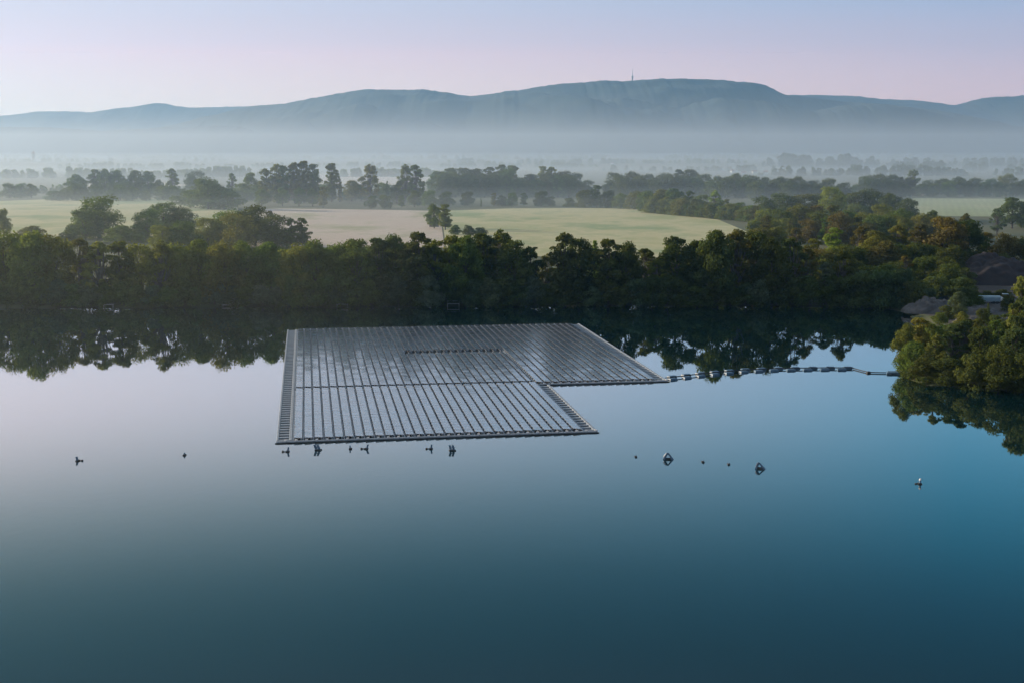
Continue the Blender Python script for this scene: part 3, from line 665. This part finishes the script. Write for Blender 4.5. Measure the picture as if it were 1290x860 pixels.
def panel_row(s, t0, t1, gaps, narrow=None):
    mb = MB(); fb = MB(); n = int((t1-t0)/PR); d = (t1-t0)/n; wv = (MB())
    for i in range(n):
        a = t0 + i*d; mid_ = a + d/2
        if any(g0 < mid_ < g1 for g0, g1 in gaps): continue
        j = prow.uniform(-.012, .012); j2 = prow.uniform(-.01, .01)
        zl, zr = .70, .60; g = .05; T = .05
        s0, s1 = s+.31, s+PC-.09
        if narrow and narrow[0] < mid_ < narrow[1]: s1 -= .55
        tp = [L(s0,a+g,zl+j+j2), L(s1,a+g,zr+j2), L(s1,a+d-g,zr-j2), L(s0,a+d-g,zl+j-j2)]
        bt = [(p[0],p[1],p[2]-T) for p in tp]
        mb.hexa(bt, tp)
        # float block under the raised edge, then the flat maintenance float
        slab(fb, s0-.06, s0+.30, a+d*.55, a+d*.95, -.12, .50, .04)
        slab(fb, s1-.34, s1-.02, a+d*.2, a+d*.8, -.12, .38, .04)
        slab(wv, s-.02, s+.22, a+.05, a+d-.05, -.12, .26, .04)
    slab(mb, s+.9, s+1.0, t0+.2, t1-.2, .40, .47, .01)
    slab(fb, s+.95, s+1.05, t0+.2, t1-.2, -.05, .04, .01); slab(wv, s+.02, s+.12, t0+.2, t1-.2, -.1, .03, .01)
    nb = MB(); slab(nb, s-.1, s+PC-.14, t0-.2, t1+.25, .05, .11, .01)  # dark sheet added beneath each row, darkening the spaces between panels
    me = mesh_np('panel_row', mb.v, mb.f, [M_panel, M_alu])
    for p in me.polygons: p.material_index = 0 if p.index % 6 == 1 and p.normal.z > .5 else 1
    o = link('panel_row', me, array)
    nb.build('darkening_sheet', M_gapdark, o); fb.build('support_float', M_float, o); wv.build('service_walkway', M_walk, o)
ncol_front = NF
ncol = int(round((WOUT - 5.5)/PC)); c_gap = int(round((GS[1]-2.75)/PC))
nb = MB(); slab(nb, 2.75, 2.75+NF*PC-.2, GAP1-.34, GAP1+.84, .05, .11, .01); nb.build('darkening_sheet', M_gapdark, array)  # another added sheet, blackening the cross gap
for c in range(ncol):
    s = 2.75 + c*PC
    gaps = [(GAP2-1.3, GAP2+1.6)] if GS[0] < s < GS[1] else []
    nar = (TI, GAP2) if c == min(c_gap, ncol_front)-1 else None
    if c < ncol_front:
        panel_row(s, 1.1, GAP1-.6, []); panel_row(s, GAP1+1.1, LB-1.0, gaps, nar)
    else: panel_row(s, TI+1.1, LB-1.0, [])
print('COLS', ncol, ncol_front, PR, GAP1, GAP2, GS)

# ------------------------------------------------------------------ float chain to the shore
chain_px = [(838,477.5),(868,474),(900,470.5),(935,467.5),(970,465.8),(1005,465),(1040,464.6),(1075,464.6)]
cp_ = [Vector((*at(a,b), 0)) for a, b in chain_px]
chain = empty('float_chain', cp_[0]); tag(chain, 'curved chain of small blue grey floats carrying the cable from array to headland', 'float chain')
O = cp_[0]
seglen = [0]
for a, b in zip(cp_, cp_[1:]): seglen.append(seglen[-1] + (b-a).length)
def along(d):
    for i in range(len(cp_)-1):
        if d <= seglen[i+1] or i == len(cp_)-2:
            k = (d-seglen[i])/(seglen[i+1]-seglen[i]); return cp_[i].lerp(cp_[i+1], k), (cp_[i+1]-cp_[i]).normalized()
tot = seglen[-1]; n = 24
for i in range(n):
    p, d = along(tot*(i+.5)/n); nrm = Vector((-d.y, d.x, 0)); c = p - O + nrm*(1.35 if i % 2 else -1.35)
    mb = MB(); a_ = math.atan2(d.y, d.x)
    mb.box((c.x, c.y, .12), (2.1, 1.1, .4), a_, .08); mb.box((c.x, c.y, .36), (1.8, .8, .08), a_, .1)
    mb.build('pontoon', M_blue, chain)
mb = MB()
for i in range(60):
    a, _ = along(tot*i/60); b, _ = along(tot*(i+1)/60); a -= O; b -= O
    mb.tube((a.x,a.y,.35), (b.x,b.y,.35), .12, .12, 6)
mb.build('cable_duct', M_black, chain)
tail = [Vector((*at(a,b), 0)) for a, b in ((1075,464.6),(1084,467),(1094,469.6),(1105,470),(1118,470.2),(1128,470.6))]
mb = MB()
for a, b in zip(tail, tail[1:]): mb.tube(((a-O).x,(a-O).y,.2), ((b-O).x,(b-O).y,.2), .13, .13, 6)
mb.build('cable', M_black, chain)
q = tail[2]-O; mb = MB(); mb.box((q.x,q.y,.15), (.9,.7,.5), .2, .2); mb.build('marker_float', M_black, chain)
dk = Vector((*at(1131,471), 0)); dock = empty('shore_pontoon', dk, R(-4)); tag(dock, 'small blue grey floating pontoon moored at the tip of the headland', 'pontoon')
mb = MB(); mb.box((0,0,.25), (5.0,.9,.35), 0, .03); mb.build('deck', M_blue, dock)
mb = MB(); mb.box((.3,1.5,.25), (4.6,.8,.35), 0, .03); mb.build('deck', M_blue, dock)
for sx in (-1.7, 0, 1.7):
    mb = MB(); mb.box((sx,.75,-.05), (.8,2.6,.22), 0, .1); mb.build('crossbeam', M_steel, dock)

# ------------------------------------------------------------------ mooring buoys
def aframe(px, py, w_, h_, rz, tilt, label, plate=True):
    """a tilted steel mooring frame: two leaning slabs meeting at a ridge over a float"""
    w_ *= .75; h_ *= .66; x, y = at(px, py); r = empty('mooring_buoy', (x, y, 0), rz); tag(r, label, 'buoy', 'mooring buoys around the array')
    for sgn in (-1, 1):
        mb = MB(); a = sgn*w_/2
        mb.hexa([(a-.17,-.28,-.1),(a+.17,-.28,-.1),(a+.17,.28,-.1),(a-.17,.28,-.1)], [(tilt-.14,-.1,h_),(tilt+.14,-.1,h_),(tilt+.14,.1,h_),(tilt-.14,.1,h_)])
        mb.build('leg', M_blue, r)
    mb = MB(); mb.box((0,0,.1), (w_*.9,.5,.3), 0, .1); mb.build('float', M_black, r)
    if plate:
        mb = MB(); mb.hexa([(-w_*.52,-.5,.45),(-w_*.45,-.5,.36),(-w_*.45,.5,.36),(-w_*.52,.5,.45)], [(tilt-.28,-.35,h_*.98),(tilt-.2,-.35,h_*.9),(tilt-.2,.35,h_*.9),(tilt-.28,.35,h_*.98)])
        mb.build('reflector_plate', M_white, r)
def slant(px, py, s, rz, lean, n, label, dot=True):
    """short leaning slabs on a low float"""
    s *= .72; lean *= .75; x, y = at(px, py); r = empty('mooring_buoy', (x, y, 0), rz); tag(r, label, 'buoy', 'mooring buoys around the array')
    for k in range(n):
        o = (k-(n-1)/2)*.62*s; mb = MB()
        mb.hexa([(o-.2*s,-.2,-.1),(o+.2*s,-.2,-.1),(o+.2*s,.2,-.1),(o-.2*s,.2,-.1)], [(o+lean-.2*s,-.2,1.15*s),(o+lean+.2*s,-.2,1.15*s),(o+lean+.2*s,.2,1.15*s),(o+lean-.2*s,.2,1.15*s)])
        mb.build('fin', M_blue, r)
    if n > 1:
        mb = MB(); mb.box((lean*.5,0,.6*s), (n*.62*s,.12,.14), 0, 0); mb.build('crossbar', M_steel, r)
    mb = MB(); mb.box((0,0,.05), (n*.6*s+.3,.8,.25), 0, .2); mb.build('float', M_black, r)
    if dot:
        mb = MB(); mb.tube((-1.2*s,0,-.1), (-1.2*s,0,.32*s), .32*s, .22*s, 10); mb.tube((-1.2*s,0,.1), (0,0,.1), .06,.06,6); mb.build('marker_float', M_black, r)
slant(362.5,568.5,.95,R(5),.18,1,'upright blue mooring buoy with a side float below the array near left corner')
slant(401,566.5,1.15,R(-5),-.5,2,'twin slanted mooring buoy just below the near edge, second from the array corner',False)
slant(441.5,565,.75,R(5),-.1,1,'small stubby mooring buoy in the middle of the near edge group',False)
slant(461.5,565,.95,R(0),.42,1,'forked mooring buoy leaning right, fourth from the array corner')
slant(543,565,.9,R(0),.15,1,'mooring buoy with separate side float left of the folded pale one')
slant(570,567,1.15,R(10),-.3,2,'folded pale blue mooring buoy at the right end of the near edge group',False)
slant(98,580,.85,R(180),.25,1,'lone dark mooring buoy far left on open water')
slant(232.5,573,.55,R(0),0,1,'tiny dark mooring buoy between the array and the far left buoy',False)
aframe(842,578,2.1,1.6,R(-12),-.1,'open triangular mooring buoy with white plate on open water right of the array')
aframe(958,590,2.0,1.5,R(-20),-.25,'slightly skewed triangular mooring buoy nearest to the camera of the two triangles')
slant(801,575,.35,0,0,1,'tiny dot buoy left of the open triangular buoy',False)
slant(885.5,581.5,.42,0,.1,1,'tiny dark buoy between the two triangular buoys',False)
slant(918,584.5,.34,0,0,1,'tiniest dot buoy just left of the skewed triangular buoy',False)
slant(1158.5,609,.7,0,.08,1,'white tipped mooring buoy with side arm alone at the lower right')
# its white tip
x, y = at(1159,609); r = [o for o in bpy.data.objects if o.get('label','').startswith('white tipped')][0]
mb = MB(); mb.tube((.06,0,.58), (.08,0,.85), .2, .12, 8); mb.build('white_tip', M_white, r)

# ------------------------------------------------------------------ small things on the far bank
x, y = at(291,386.2); h = empty('fishing_hut', (x, y, .1)); tag(h, 'small pale fishing hut with a jetty under the left bank trees', 'hut')
mb = MB(); mb.box((0,1.6,1.6), (2.6,2.2,2.1)); mb.build('wall', M_lightwood, h)
mb = MB(); mb.hexa([(-1.6,.2,2.65),(1.6,.2,2.65),(1.6,3,2.65),(-1.6,3,2.65)], [(-1.6,1.5,3.3),(1.6,1.5,3.3),(1.6,1.7,3.3),(-1.6,1.7,3.3)]); mb.build('roof', M_wood, h)
mb = MB(); mb.box((.5,.48,1.7), (.7,.05,.7)); mb.build('window', M_white, h)
mb = MB(); mb.box((0,-.4,.45), (5.2,1.8,.14)); mb.build('jetty_deck', M_lightwood, h)
for sx in (-2.3, 0, 2.3):
    mb = MB(); mb.tube((sx,-1.1,-1.5), (sx,-1.1,.38), .09); mb.build('post', M_wood, h)
def jetty(px, py, w_, label, rail):
    x, y = at(px, py); j = empty('fishing_platform', (x, y, 0)); tag(j, label, 'jetty', 'fishing platforms on the far bank')
    mb = MB(); mb.box((0,0,.95), (w_,1.6,.14)); mb.build('deck', M_lightwood, j)
    for sx in (-1, 1):
        for sy in (-1, 1):
            mb = MB(); mb.tube((sx*(w_/2-.15), sy*.65, -1.5), (sx*(w_/2-.15), sy*.65, .9), .08); mb.build('leg', M_lightwood, j)
    if rail:
        mb = MB(); mb.box((0,.72,1.75), (w_,.08,.1))
        for sx in (-1,0,1): mb.box((sx*(w_/2-.1),.72,1.38), (.08,.08,.7))
        mb.build('railing', M_lightwood, j)
jetty(431.5,387,3.6,'pale wooden fishing platform on legs behind the array left half',False)
jetty(571,386.5,4.0,'low wooden platform with rail behind the array middle',True)
jetty(137,387.5,3.0,'small wooden platform on the far bank at the left',False)

x, y = at(547,286,LAND); s_ = empty('field_shed', (x, y, LAND)); tag(s_, 'small dark shed beside the two trees between the fields', 'shed')
mb = MB(); mb.box((0,0,1.6), (6,4,3.2)); mb.build('wall', M_wood, s_)
mb = MB(); mb.hexa([(-3.3,-2.4,3.2),(3.3,-2.4,3.2),(3.3,2.4,3.2),(-3.3,2.4,3.2)], [(-3.3,-.1,4.6),(3.3,-.1,4.6),(3.3,.1,4.6),(-3.3,.1,4.6)]); mb.build('roof', M_roof, s_)

# ---- yard: heaps, trailer
def heap(name, px, py, sx, sy, hz, m, label, cat, seed, z=LAND):
    x, y = at(px, py, z); n1, n2 = 56, 28; V = []
    for j in range(n2+1):
        for i in range(n1):
            a = 2*math.pi*i/n1; r = j/n2
            nn = mnoise.fractal(Vector((math.cos(a)*r*2.6+seed, math.sin(a)*r*2.6, seed)), .7, 2.1, 6)
            k = (1-r*r)**.85 if r < 1 else 0
            V.append((math.cos(a)*r*sx*(1+.12*nn), math.sin(a)*r*sy*(1+.12*nn), hz*k*(1+.34*nn) - .12*(r>=1)))
    F_ = [(j*n1+i, j*n1+(i+1)%n1, (j+1)*n1+(i+1)%n1, (j+1)*n1+i) for j in range(n2) for i in range(n1)]
    o = link(name, mesh_np(name, V, F_, [m], True)); o.location = (x, y, z); return tag(o, label, cat)
heap('soil_mound', 1248, 356, 21, 13, 8.6, M_soil, 'large dark brown soil mound at the back of the yard', 'mound', 2.2)
heap('gravel_heap', 1172, 393, 8.5, 6, 4.0, M_gravel, 'pale gravel heap on the bank left of the round bush', 'heap', 5.1)
heap('gravel_heap', 1231, 393, 6.4, 4, 1.8, M_gravel, 'low pale gravel heap right of the round grey green bush', 'heap', 7.7)
heap('gravel_heap', 1224, 406, 5.5, 3, 1.4, M_gravel, 'small low gravel heap nearest the headland bushes', 'heap', 9.3)
x, y = at(1246,382.5,LAND); c_ = empty('container_trailer', (x, y, LAND), R(-6)); tag(c_, 'pale blue covered trailer parked before the soil mound', 'trailer')
mb = MB(); mb.box((0,0,1.4), (6.6,2.5,1.2), 0, .03); mb.build('body', M_sheet, c_)
mb = MB(); mb.hexa([(-3.35,-1.3,2.02),(3.35,-1.3,2.02),(3.35,1.3,2.02),(-3.35,1.3,2.02)], [(-3.3,-.7,2.5),(3.3,-.7,2.5),(3.3,.7,2.5),(-3.3,.7,2.5)]); mb.build('cover', M_sheet, c_)
mb = MB(); mb.box((0,0,.72), (6.4,2.2,.16)); mb.build('chassis', M_steel, c_)
for sx in (-2.2, 1.2, 2.3):
    for sy in (-1.05, 1.05):
        mb = MB(); mb.tube((sx,sy-.14,.48), (sx,sy+.14,.48), .48, .48, 14); mb.build('wheel', M_black, c_)
x, y = at(1262,381.5,LAND); c_ = empty('wheel_loader', (x, y, LAND), R(-6)); tag(c_, 'small pale loader with open cab beside the covered trailer', 'loader')
mb = MB(); mb.box((-.9,0,1.25), (2.2,1.9,1.1), 0, .08); mb.build('engine_cover', M_white, c_)
mb = MB(); 
for sx in (.3,1.7):
    for sy in (-.75,.75): mb.box((sx,sy,2.0), (.12,.12,1.6))
mb.build('cab_frame', M_black, c_)
mb = MB(); mb.box((1.0,0,2.85), (1.8,1.8,.14)); mb.build('cab_roof', M_sheet, c_)
mb = MB(); mb.box((1.0,0,1.0), (1.6,1.6,.5)); mb.build('cab_floor', M_steel, c_)
mb = MB(); mb.hexa([(2.6,-1.2,.2),(3.6,-1.2,.2),(3.6,1.2,.2),(2.6,1.2,.2)], [(2.5,-1.2,1.2),(2.8,-1.2,1.2),(2.8,1.2,1.2),(2.5,1.2,1.2)]); mb.build('bucket', M_steel, c_)
for sx in (-1.2, 1.3):
    for sy in (-.95,.95):
        mb = MB(); mb.tube((sx,sy-.2,.62), (sx,sy+.2,.62), .62, .62, 14); mb.build('wheel', M_black, c_)

# ---- masts on the range, church, far houses
def mast(px, py, topy, D, w_, label):
    x = (px-645)/F*D; z0 = top_z(py, D)-30; z1 = top_z(topy, D)
    m_ = empty('radio_mast', (x, D, z0)); tag(m_, label, 'mast'); hh = z1-z0
    mb = MB(); mb.tube((0,0,0), (0,0,hh*.62), w_, w_*.7, 10); mb.build('tower_shaft', M_steel, m_, True)
    mb = MB(); mb.tube((0,0,hh*.55), (0,0,hh*.60), w_*1.6, w_*1.6, 12); mb.build('platform', M_steel, m_)
    mb = MB(); mb.tube((0,0,hh*.62), (0,0,hh), w_*.5, w_*.25, 8); mb.build('antenna', M_white, m_)
mast(794, 105, 87.5, 10500, 7, 'tall thin radio mast on the mountain top')
mast(828.5, 102, 95, 10500, 5, 'shorter faint mast right of the tall one on the summit')
D = 5200; x = (48-645)/F*D; t_ = empty('church', (x, D, LAND)); tag(t_, 'tiny church with a pointed spire on the left horizon', 'church')
zt = top_z(190.5, D)
mb = MB(); mb.box((0,0,zt*.36), (9,9,zt*.72)); mb.build('tower', M_wood, t_)
mb = MB(); mb.hexa([(-5,-5,zt*.72),(5,-5,zt*.72),(5,5,zt*.72),(-5,5,zt*.72)], [(-.3,-.3,zt),(.3,-.3,zt),(.3,.3,zt),(-.3,.3,zt)]); mb.build('spire', M_roof, t_)
mb = MB(); mb.box((14,0,7), (20,11,14)); mb.build('nave', M_white, t_)
for i, (px, D, lab) in enumerate(((935,2600,'white house left of the dark distant wood'),(948,2750,'second white house left of the dark distant wood'),(962,2700,'white house touching the left end of the dark distant wood'),(921,2850,'faint house on the plain, furthest left of the distant hamlet'),(786,1500,'pale farmhouse at the edge of the belt behind the meadow'),(1163,1450,'white gable in a gap of the far right belt'),(1068,4100,'faint pale house above the right woods'),(770,4400,'faint white house above the grove'))):
    x = (px-645)/F*D; hs_ = empty('house', (x, D, LAND), R(rnd.uniform(-30,30))); tag(hs_, lab, 'house'); hs_.scale = (.6,.6,.6)
    mb = MB(); mb.box((0,0,3.4), (15,10,6.8)); mb.build('wall', M_white, hs_)
    mb = MB(); mb.hexa([(-8,-5.6,6.82),(8,-5.6,6.82),(8,5.6,6.82),(-8,5.6,6.82)], [(-8,-.2,11.5),(8,-.2,11.5),(8,.2,11.5),(-8,.2,11.5)]); mb.build('roof', M_roof, hs_)
    for sx in (-4.5, 0, 4.5):
        mb = MB(); mb.box((sx,-5.03,3.6), (1.3,.08,1.5)); mb.build('window', M_glassdark, hs_)

# ------------------------------------------------------------------ air
def volume_box(name, x0, x1, y0, y1, z0, z1, dens, colr, g, label):
    m, nt, out = mat(name)
    v = N(nt, 'ShaderNodeVolumePrincipled'); v.inputs['Density'].default_value = dens
    v.inputs['Color'].default_value = (*colr, 1); v.inputs['Anisotropy'].default_value = g
    nt.links.new(v.outputs[0], out.inputs['Volume'])
    mb = MB(); mb.box(((x0+x1)/2,(y0+y1)/2,(z0+z1)/2), (x1-x0,y1-y0,z1-z0))
    o = mb.build(name, m); o.display_type = 'WIRE'
    return tag(o, label, 'haze', kind='stuff')
volume_box('haze', -17500, 17500, -3000, 17500, -9.5, 1400, 5.0e-5, (.27,.62,1.0), .5, 'thin blue air between the camera and the mountains')
volume_box('valley_mist', -9000, 9000, 1300, 8600, -7.5, 140, 1.7e-4, (.80,.89,1.0), .45, 'pale mist lying over the plain below the mountains')
volume_box('field_mist', -1500, 1500, 600, 3400, -6.5, 42, 2.2e-4, (.74,.87,1.0), .4, 'thin morning mist among the trees behind the bank')
volume_box('glare_veil', -900, -25, 150, 597, -7, 38, 1.2e-4, (.95,.95,.82), .55, 'faint veil added as lens glare over the left part of the lake and bank')  # volume added to lift the left side as veiling glare would
volume_box('ground_mist', -1480, 1480, 985, 3300, -6.0, 13, 5e-4, (.80,.90,1.0), .4, 'low ground mist over the fields')

# ------------------------------------------------------------------ render settings
sc.view_settings.view_transform = 'Standard'; sc.view_settings.look = 'None'
sc.view_settings.gamma = 1; sc.view_settings.exposure = 0.68
cy = sc.cycles
cy.max_bounces = 6; cy.diffuse_bounces = 2; cy.glossy_bounces = 3; cy.transmission_bounces = 3; cy.volume_bounces = 2
cy.use_denoising = True; cy.use_adaptive_sampling = True; cy.adaptive_threshold = .02
cy.volume_max_steps = 64
